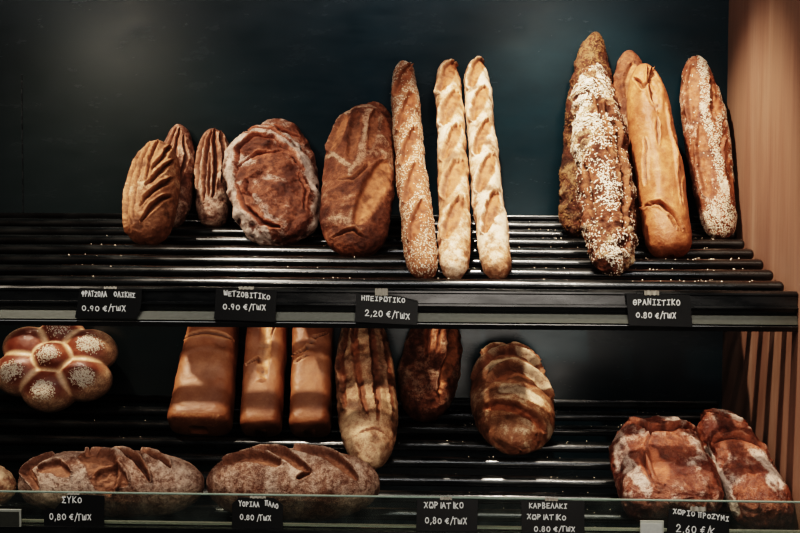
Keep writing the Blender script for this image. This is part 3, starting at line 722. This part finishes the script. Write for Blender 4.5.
# seeded + golden + sesame at right
G_S = 'rough seeded loaves at the right of the upper shelf'
allfront = lambda s, Q: area_w(s, Q) * (.25 + .75 * s['fr']) * (1 - .8 * s['mask'][:, 2]) * sstep(-.35, .3, fbm(Q, 38, 8, 3))
sh = loaf_shape(.46, .085, .06, pt=2.6, pb=5, seed=31, flour=.15, lump=.006, feats=[('crag', 34, .005, .1)])
put('seeded_loaf', sh, (558.5, 612, 32, 238.5), UP, C_SEEDDK, 'tall seeded loaf behind, its tip rising highest on the shelf', 'bread', G_S, psi=6, ywall=-.002, seeds=(2300, .0020, M_OATDARK, allfront), wmid=44)
sh = loaf_shape(.55, .1, .075, pt=2.8, pb=4.2, seed=32, flour=.14, lump=.009, lumps=26, rough=.0022, taper=.03, feats=[('band', [(-.75, .0), (-.6, .6), (-.1, .85), (.2, .5)], .018, .6, 'flour'),
    ('crag', 40, .0075, .3), ('slash', [(-.1, .75), (.0, .3), (.2, -.1)], .007, .012, .007), ('slash', [(.55, .3), (.6, -.2), (.4, -.7)], .007, .012, .005), ('slash', [(-.35, .62), (-.25, .45)], .006, .010, .004), ('slash', [(.2, .1), (.45, .0)], .007, .012, .004), ('slash', [(-.75, -.1), (-.6, -.6)], .005, .010, .003)])
S2 = put('seeded_loaf', sh, (569, 638, 66.5, 281.5), UP, C_SEEDY, 'knobbly seed-crusted loaf in front, brightly lit down its left side', 'bread', G_S, psi=1, ywall=-.086,
         seeds=(7000, .0019, M_OAT, lambda s, Q: allfront(s, Q) * (1 + 4.5 * sstep(-.1, .4, s['t']) * sstep(.03, -.02, Q[:, 0]) + 1.5 * np.exp(-(Q[:, 0] / .014) ** 2))), wmid=54)
G_P = 'plain golden loaves between the seeded and the sesame loaves'
sh = loaf_shape(.42, .085, .055, pt=2.6, pb=5, seed=33, flour=.3, lump=.005, feats=[('lens', [(-.3, .4), (.1, .8)], .014, .004, .003, .8)])
put('golden_loaf', sh, (610.5, 664, 50, 238), UP, C_OVAL, 'brown loaf tip peeking out behind the smooth golden loaf', 'bread', G_P, psi=-3, ywall=-.002, wmid=46)
sh = loaf_shape(.46, .095, .075, pt=2.8, pb=14, qt=2.1, qb=2.6, seed=34, flour=.02, lump=.006, lumps=9, rough=.0008, taper=.04, feats=[
    ('lens', [(.1, .36), (.22, .6), (.3, .88)], .014, .012, .007, .5), ('lens', [(.7, -.35), (.78, .0), (.7, .5)], .007, .008, .006, .4), ('slash', [(-.55, .8), (-.3, .62), (-.05, .68), (.05, .9)], .005, .008, .006),
    ('ridge', [(-.3, -.5), (-.25, .2), (-.3, .6)], .014, .005), ('slash', [(-.95, -.55), (-.4, -.58), (.1, -.7), (.4, -.85)], .005, .010, .008), ('slash', [(.6, -.6), (.62, -.3), (.72, .1)], .004, .007, .004), ('slash', [(-.55, .1), (-.8, -.35)], .005, .007, .004),
    ('slash', [(-.1, -.7), (.15, -.85)], .003, .005, .004), ('slash', [(.05, .3), (-.05, .0)], .004, .004, .004)])
put('golden_loaf', sh, (626.5, 692, 63.5, 259.5), UP, C_GOLD, 'smooth golden loaf with a gaping cut near its top, right of the seeded loaf', 'bread', G_P, psi=-4, ywall=-.074, wmid=50)
sh = loaf_shape(.42, .1, .07, pt=2.3, pb=6, qb=2.4, seed=35, flour=.2, lump=.003, taper=.14, feats=[
    ('band', [(.3, .97), (.1, .6), (-.1, .3), (.1, -.1), (.2, -.5), (.1, -.95)], .0095, 1, 'seed'), ('band', [(.25, -.05), (.6, .22), (.95, .4)], .006, 1, 'seed'), ('band', [(-.8, -.95), (.0, -.72), (.8, -.9)], .022, .8, 'seed'), ('band', [(.85, .6), (.95, -.4)], .004, .8, 'seed'),
    ('lens', [(-.7, .2), (-.25, .85)], .014, .006, .005, .5), ('lens', [(.35, .2), (.6, .7)], .014, .006, .005, .6), ('lens', [(-.5, -.6), (-.4, .15)], .013, .006, .005, .5), ('lens', [(.6, -.7), (.75, .0)], .012, .006, .005, .5)])
put('sesame_loaf', sh, (679.5, 737, 55.5, 239.5), UP, C_SESB, 'brown loaf with a zigzag sesame stripe, last before the wooden side panel', 'bread', psi=-2, ywall=-.002,
    seeds=(3400, .0016, M_SESAME, lambda s, Q: area_w(s, Q) * (s['seed'] + .02 * s['fr'])), wmid=47)

# --- lower shelf, leaning row
G_T = 'smooth tin loaves in a row on the lower shelf'
tin = dict(sq=.5, backsq=.4, front=.55, lump=.003, rough=.0006, flour=.1)
sh = loaf_shape(.33, .13, .09, pt=16, pb=22, qt=2.8, qb=3.6, seed=41, taper=-.17, feats=[('ridge', [(-.9, .0), (0, .1), (.9, .0)], .01, .003), ('slash', [(-.9, .28), (0, .33), (.9, .26)], .006, .003, .002), ('band', [(-1, -.95), (1, -.97)], .008, .9, 'flour')], **tin)
put('tin_loaf', sh, (167, 239.5, 296, 438.5), LO, C_TIN, 'smooth pale-brown tin loaf, leftmost and widest of its row', 'bread', G_T, psi=.5, ywall=-.002)
sh = loaf_shape(.33, .09, .08, pt=22, pb=24, qt=2.8, qb=3.6, seed=42, feats=[('lens', [(.1, -.4), (.2, .2), (.05, .9)], .011, .010, .008, 1), ('slash', [(-.8, -.12), (-.2, -.05), (.1, -.3)], .004, .007, .005), ('slash', [(.3, .25), (.6, .55)], .003, .005, .004)], **tin)
put('tin_loaf', sh, (239.5, 288, 296, 436.5), LO, C_TIN, 'tin loaf with a bright jagged split down its top, middle of its row', 'bread', G_T, psi=-2, ywall=-.002)
sh = loaf_shape(.33, .09, .08, pt=22, pb=24, qt=2.8, qb=3.6, seed=43, feats=[('slash', [(-.9, .02), (-.3, .08), (.2, .28), (.8, .35)], .004, .006, .006), ('slash', [(-.8, -.1), (-.2, .0)], .003, .004, .003)], **tin)
put('tin_loaf', sh, (288.5, 334, 296, 436.5), LO, C_TIN, 'plain tin loaf with a faint crease, rightmost of its row', 'bread', G_T, psi=-2, ywall=-.002)
sh = loaf_shape(.44, .12, .07, pt=2.6, pb=2.8, seed=44, flour=.6, mot=.4, lump=.003, feats=[
    ('lens', [(-.02, -.55), (-.25, .0), (-.3, .5), (-.15, .9)], .0075, .008, .006, .8), ('lens', [(.32, -.6), (.35, .1), (.28, .9)], .0075, .008, .006, .8), ('lens', [(-.72, -.4), (-.78, .2), (-.5, .7)], .006, .006, .005, .8), ('lens', [(.78, -.5), (.8, .2), (.62, .7)], .006, .006, .005, .8),
    ('slash', [(-.3, -.72), (.2, -.68), (.5, -.72)], .003, .004, .003)])
put('split_batard', sh, (334.5, 398.5, 312, 472), LO, C_WALNUT, 'slender tan loaf with four lengthwise cuts, right of the tin loaves', 'bread', psi=-3, ywall=-.002, wmid=60)
sh = loaf_shape(.26, .12, .07, pt=2.4, pb=2.5, seed=45, flour=.3, lump=.005, rough=.0016, feats=[
    ('lens', [(.45, -.55), (.68, .1), (.55, .8)], .012, .008, .009, 1), ('slash', [(-.1, .0), (-.2, .5), (.1, .9)], .006, .009, .006), ('slash', [(.15, .1), (.2, .7)], .005, .007, .005), ('crag', 26, .0015, -.1)])
put('rustic_loaf', sh, (397, 462.5, 308, 424.5), LO, C_OVAL, 'dark pointed loaf with one lit ragged edge, half under the upper shelf rail', 'bread', psi=-2, ywall=-.002, wmid=61)
sh = loaf_shape(.33, .155, .095, pt=2.7, pb=2.6, seed=46, flour=.4, lump=.005, feats=[
    ('lens', [(-.6, .68), (0, .88), (.75, .62)], .014, .011, .008, .6), ('lens', [(-.9, .25), (-.3, .52), (.45, .5), (.8, .25)], .013, .011, .008, .7),
    ('lens', [(-.6, -.05), (.1, .12), (.6, .0), (.82, -.2)], .022, .014, .007, .5), ('lens', [(-.8, -.42), (-.1, -.6), (.6, -.8)], .012, .009, .006, .9), ('band', [(-.2, -.25), (.5, -.45)], .016, .8, 'flour'), ('band', [(-.6, .3), (.2, .33), (.9, .0)], .010, .8, 'flour'), ('band', [(-.7, .58), (.0, .7), (.8, .45)], .010, .8, 'flour')])
put('round_white_loaf', sh, (470, 555, 341.5, 455.5), LO, C_ROUND, 'round pale loaf with deep curved cuts, alone right of centre on the lower shelf', 'bread', psi=-2, ywall=-.002, wmid=83, gap=False)

# --- lower shelf, lying behind the glass
G_L = 'long floured loaves lying behind the glass guard'
sh = loaf_shape(.31, .12, .09, pt=3, pb=3, NI=260, NJ=240, seed=51, flour=.62, mot=.4, lump=.004, rough=.0009, feats=[
    ('lens', [(.5, -.70), (-.1, -.88), (-.6, -.62)], .008, .009, .007, .9), ('lens', [(.0, -.72), (-.1, -.55), (.25, -.38)], .012, .007, .007, 1), ('lens', [(-.75, -.28), (-.15, -.05), (.7, .05)], .026, .010, .008, 1),
    ('lens', [(.3, -.1), (.15, .08), (.45, .25)], .016, .006, .007, 1), ('slash', [(-.85, .0), (-.35, .30), (.35, .48)], .006, .011, .008), ('slash', [(-.85, .3), (-.5, .5), (-.15, .68)], .006, .011, .008)])
def lying(sh, bb, mat, label, **k): return put('long_floured_loaf', sh, bb, LO, mat, label, 'bread', G_L, psi=90, mode='long', yfront=-.548, phi=k.pop('phi', 42), **k)
sh0 = loaf_shape(.31, .12, .085, pt=2.6, pb=2.6, seed=53, flour=.5, feats=[('lens', [(.5, .3), (.0, .6), (-.4, .8)], .01, .006, .005, 1)])
lying(sh0, (-150, 16.5, 456, 0), C_WALNUT, 'end of a yellowish loaf cut off by the left edge of the photo')
lying(sh, (17.5, 205, 446.5, 0), C_LONG, 'long floured loaf with torn brown middle, lying behind the torn ΣYKO card', yaw=1)
sh = loaf_shape(.31, .12, .09, pt=2.8, pb=2.6, NI=260, NJ=240, seed=52, flour=.55, mot=.4, lump=.004, rough=.0008, feats=[
    ('lens', [(-.25, -.78), (-.42, -.5), (-.1, -.1)], .010, .010, .009, .9), ('lens', [(-.8, -.5), (-.5, -.12), (.15, .25)], .009, .010, .009, .8), ('lens', [(-.85, .0), (-.5, .4), (.2, .78)], .008, .009, .009, .6), ('slash', [(.3, .1), (.15, .25)], .005, .007, .005)])
lying(sh, (206, 380, 443.5, 0), C_LONG, 'long floured loaf with three diagonal cuts, below the tin loaves', yaw=-1)

G_C = 'country bread halves at the right end of the lower shelf'
cslab = dict(lump=.009, lumps=15, sq=.72, front=.78, rough=.002)
sh = loaf_shape(.22, .2, .1, pt=4.5, pb=5, qt=2.2, qb=2.4, seed=61, flour=.24, taper=-.02, feats=[
    ('slash', [(-.5, .9), (-.15, .45), (.4, .5), (.9, .62)], .008, .014, .008), ('slash', [(-.15, .45), (-.55, -.1), (-.5, -.7)], .006, .012, .006), ('lens', [(-.3, -.7), (-.3, .05)], .015, .005, .006, .9),
    ('band', [(-.8, .6), (-.85, .0), (-.65, -.7)], .012, .75, 'flour'), ('band', [(.25, .85), (.55, .7)], .014, .9, 'flour'), ('band', [(.75, .1), (.7, -.2), (.4, -.25)], .010, .65, 'flour'), ('crag', 28, .005, .0)], **cslab)
put('country_bread', sh, (609, 724, 415, 0), LO, C_SLAB, 'craggy dark-red country bread lying left of its partner, behind the 2,60 card', 'bread', G_C, psi=-7, mode='long2', yfront=-.548, phi=60)
sh = loaf_shape(.28, .15, .1, pt=4.5, pb=6, qt=2.2, qb=2.4, seed=62, flour=.13, taper=-.04, feats=[
    ('slash', [(-.8, .30), (.0, .25), (.95, .0)], .010, .016, .008), ('slash', [(-.5, .9), (.1, .62), (.8, .6)], .006, .012, .007),
    ('band', [(-.1, .88), (.5, .65)], .014, .85, 'flour'), ('band', [(.35, -.1), (.65, -.5), (.3, -.6)], .018, 1, 'flour'), ('band', [(-.97, .4), (-1.0, -.9)], .006, 1, 'flour'), ('crag', 28, .005, .0)], **cslab)
put('country_bread', sh, (696.5, 794, 408.5, 0), LO, C_SLAB, 'country bread with a pale cut side, wedged against the wooden side panel', 'bread', G_C, psi=-10, mode='long2', yfront=-.548, phi=60)

# --- flower bread (seven joined buns)
def flower():
    balls = [(0, .002, .046, .046)] + [(.075 * math.cos(R(a)), .075 * math.sin(R(a)), r_, d_) for a, r_, d_ in
             ((32, .054, .036), (90, .048, .031), (148, .052, .034), (208, .055, .037), (268, .054, .037), (328, .054, .037))]
    NA, NR = 200, 110
    def height(x, z):
        hs = []
        for bx, bz, r_, d_ in balls:
            q = 1 - ((x - bx) ** 2 + (z - bz) ** 2) / (r_ * 1.10) ** 2
            hs.append(np.where(q > 0, np.sqrt(np.clip(q, 0, 1)) * d_ * 1.25, q * .02))
        H = np.stack(hs); k = 260.
        sm = np.log(np.exp(k * H).sum(0)) / k
        srt = np.sort(H, axis=0); gap = srt[-1] - srt[-2]
        return sm, H.argmax(0), gap
    # outline radius by bisection
    ang = np.linspace(0, 2 * math.pi, NA, endpoint=False); lo_ = np.zeros(NA) + .03; hi_ = np.zeros(NA) + .15
    for _ in range(30):
        m_ = (lo_ + hi_) / 2; h_, _a, _b = height(m_ * np.cos(ang), m_ * np.sin(ang)); ok = h_ > .004
        lo_ = np.where(ok, m_, lo_); hi_ = np.where(ok, hi_, m_)
    ro = lo_
    P = []; mk = []; sd = []
    rs = np.sin(np.linspace(0, math.pi / 2, NR + 1))
    for i in range(NR + 1):
        x = ro * rs[i] * np.cos(ang) if i else np.cos(ang) * .0004; z = ro * rs[i] * np.sin(ang) if i else np.sin(ang) * .0004
        h_, who, gap = height(x, z)
        for j in range(NA):
            P.append((x[j], -max(h_[j], .001) - .012, z[j]))
        bx = np.array([balls[w_][0] for w_ in who]); bz = np.array([balls[w_][1] for w_ in who])
        rr = np.hypot(x - bx, z - bz)
        br = np.where(who == 0, .0, .35)
        pale = sstep(.017, .001, gap) * (i < NR)
        rb = np.array([balls[w_][2] for w_ in who]); pale = np.maximum(pale, np.where(who == 0, .2, .38) * sstep(.66, 1.02, rr / rb) * (i < NR))
        out = np.where(who == 0, 0, sstep(.10, .122, np.hypot(x, z)))
        ox = np.where(who == 0, -.006, bx * .16); oz = np.where(who == 0, .0, bz * .16 - .006)
        sdw = sstep(.033, .012, np.hypot(x - bx - ox, z - bz - oz))
        sdw = sdw * np.where((who == 3), .0, 1) * np.where(who == 2, .3, 1)
        mk.append(np.stack([out * .5, np.maximum(pale, out * .5), np.zeros(NA)], -1)); sd.append(sdw)
    P = np.array(P); mk = np.concatenate(mk); sd = np.concatenate(sd)
    nf = len(P)
    # rounded back
    back = []
    for s, yy in ((1.0, -.004), (.96, .002), (.8, .006), (.4, .008), (.004, .008)):
        for j in range(NA): back.append((ro[j] * s * math.cos(ang[j]), yy, ro[j] * s * math.sin(ang[j])))
    P = np.concatenate([P, np.array(back)]); mk = np.concatenate([mk, np.tile([.3, .6, 0], (len(back), 1))]); sd = np.concatenate([sd, np.zeros(len(back))])
    rows = NR + 1 + 5
    P[:nf] += np.stack([np.zeros(nf), -.0015 * fbm(P[:nf], 30, 5, 3), np.zeros(nf)], -1)
    Fc = []
    for i in range(rows - 1):
        for j in range(NA):
            a, b_ = i * NA + j, i * NA + (j + 1) % NA
            Fc.append((a, a + NA, b_ + NA, b_))
    Fc.append(tuple(range(NA))); Fc.append(tuple(range((rows - 1) * NA, rows * NA))[::-1])
    me = bpy.data.meshes.new('tmp'); me.from_pydata(P.tolist(), [], Fc); me.update()
    bm = bmesh.new(); bm.from_mesh(me); bmesh.ops.recalc_face_normals(bm, faces=bm.faces[:]); bm.to_mesh(me); bm.free()
    Fc = [tuple(p.vertices) for p in me.polygons]
    Nn = np.array([v.normal[:] for v in me.vertices])
    bpy.data.meshes.remove(me)
    return dict(P=P, N=Nn, F=Fc, mask=mk, seed=sd, fr=np.ones(len(P)), t=np.zeros(len(P)), rad=np.hypot(P[:, 0], P[:, 2]))
fs = flower()
put('flower_bread', fs, (-7, 118.5, 318, 412.5), LO, C_EGG, 'shiny flower-shaped bread of seven joined buns with seeds, far left of the lower shelf', 'bread', psi=3, ywall=-.002, phi0=30, gap=False,
    seeds=(2100, .0019, M_SESAME, lambda s, Q: s['seed'] ** 1.3 * s['rad'] + 0))

# crumbs and seeds fallen on the slats
def crumbs(base, n, sd, label):
    rg = random.Random(sd); V = []; Fc = []
    root_y = -.25
    for k in range(n):
        y = rg.choice(slats_of(base)[1:]) + rg.uniform(-.006, .006)
        cl = rg.choice([.44, .48, .40, -.2, -.6, .05, .2, .33]); x = min(XR - .02, cl + rg.gauss(0, .035))
        z = base + SL * y + TOPR + .0003; s = rg.uniform(.0007, .0017)
        o = len(V)
        for a in range(4): V.append((x + s * math.cos(a * 1.57 + k), y + s * math.sin(a * 1.57 + k), z))
        V.append((x, y, z + s)); V.append((x, y, z - s * .4))
        for a in range(4): Fc += [(o + a, o + (a + 1) % 4, o + 4), (o + (a + 1) % 4, o + a, o + 5)]
    o = link_mesh('crumbs', pymesh('crumbs', V, Fc), M_OAT)
    tag(o, label, 'crumbs', kind='stuff')
crumbs(UP, 170, 3, 'fallen seeds and crumbs scattered on the upper black slats')
crumbs(LO, 170, 5, 'fallen seeds and crumbs scattered on the lower black slats')

# ------------------------------------------------------------------ light
def lamp(kind, name, loc, target, power, col=(1, 1, 1), size=.03, spot=60, blend=.5, shape=None, sy=None):
    l = bpy.data.lights.new(name, kind); l.energy = power; l.color = col
    if kind == 'AREA':
        l.size = size
        if sy: l.shape = 'RECTANGLE'; l.size_y = sy
    else: l.shadow_soft_size = size
    if kind == 'SPOT': l.spot_size = R(spot); l.spot_blend = blend
    o = bpy.data.objects.new(name, l); COL.objects.link(o); o.location = loc
    o.rotation_euler = (Vector(target) - Vector(loc)).to_track_quat('-Z', 'Y').to_euler()
    return o
WARM = (1.0, .88, .74)
lamp('SPOT', 'ceiling_spot_right', (-.06, -.58, 2.35), (.32, -.2, 1.15), 105, WARM, .018, 42, .5)
lamp('SPOT', 'ceiling_spot_left', (-1.05, -.45, 2.3), (-.52, -.22, 1.05), 74, WARM, .02, 48, .8)
lamp('SPOT', 'ceiling_spot_lower', (.25, -1.25, 2.3), (.2, -.3, .9), 26, WARM, .03, 50, .8)
lamp('SPOT', 'fill_spot_left', (-1.2, -1.75, 1.95), (-.62, -.2, .9), 14, WARM, .05, 44, .8).data.diffuse_factor = .55  # added lamp for lower slat highlights and the flower bread's left side
lamp('AREA', 'room_fill', (-.4, -2.3, 2.5), (-.2, 0, .9), 17, (.97, .98, 1.0), 3.2, sy=.3).data.diffuse_factor = .35
lamp('AREA', 'slat_softbox', (-.5, -1.2, 2.9), (-.5, -.2, 1.1), 13, (1.0, .97, .93), 3.0, sy=.4)  # unseen softbox added to draw highlight lines along the slats
lamp('AREA', 'front_fill', (.2, -2.6, .75), (.1, 0, .8), 5, (1.0, .92, .84), .8).data.specular_factor = .15  # added low fill that brightens the loaves behind the glass
lamp('POINT', 'room_bulb_left', tuple(map(float, (-1.46, -3.0, 2.0))), (0, 0, 0), 5, WARM, .09)
lamp('POINT', 'room_bulb_right', (.42, -3.0, 2.0), (0, 0, 0), 5, WARM, .09)
W = bpy.data.worlds.new('world'); SC.world = W; W.use_nodes = True
W.node_tree.nodes['Background'].inputs[0].default_value = (.55, .7, .85, 1); W.node_tree.nodes['Background'].inputs[1].default_value = .035
SC.view_settings.view_transform = 'Filmic'; SC.view_settings.look = 'Very High Contrast'; SC.view_settings.exposure = .35
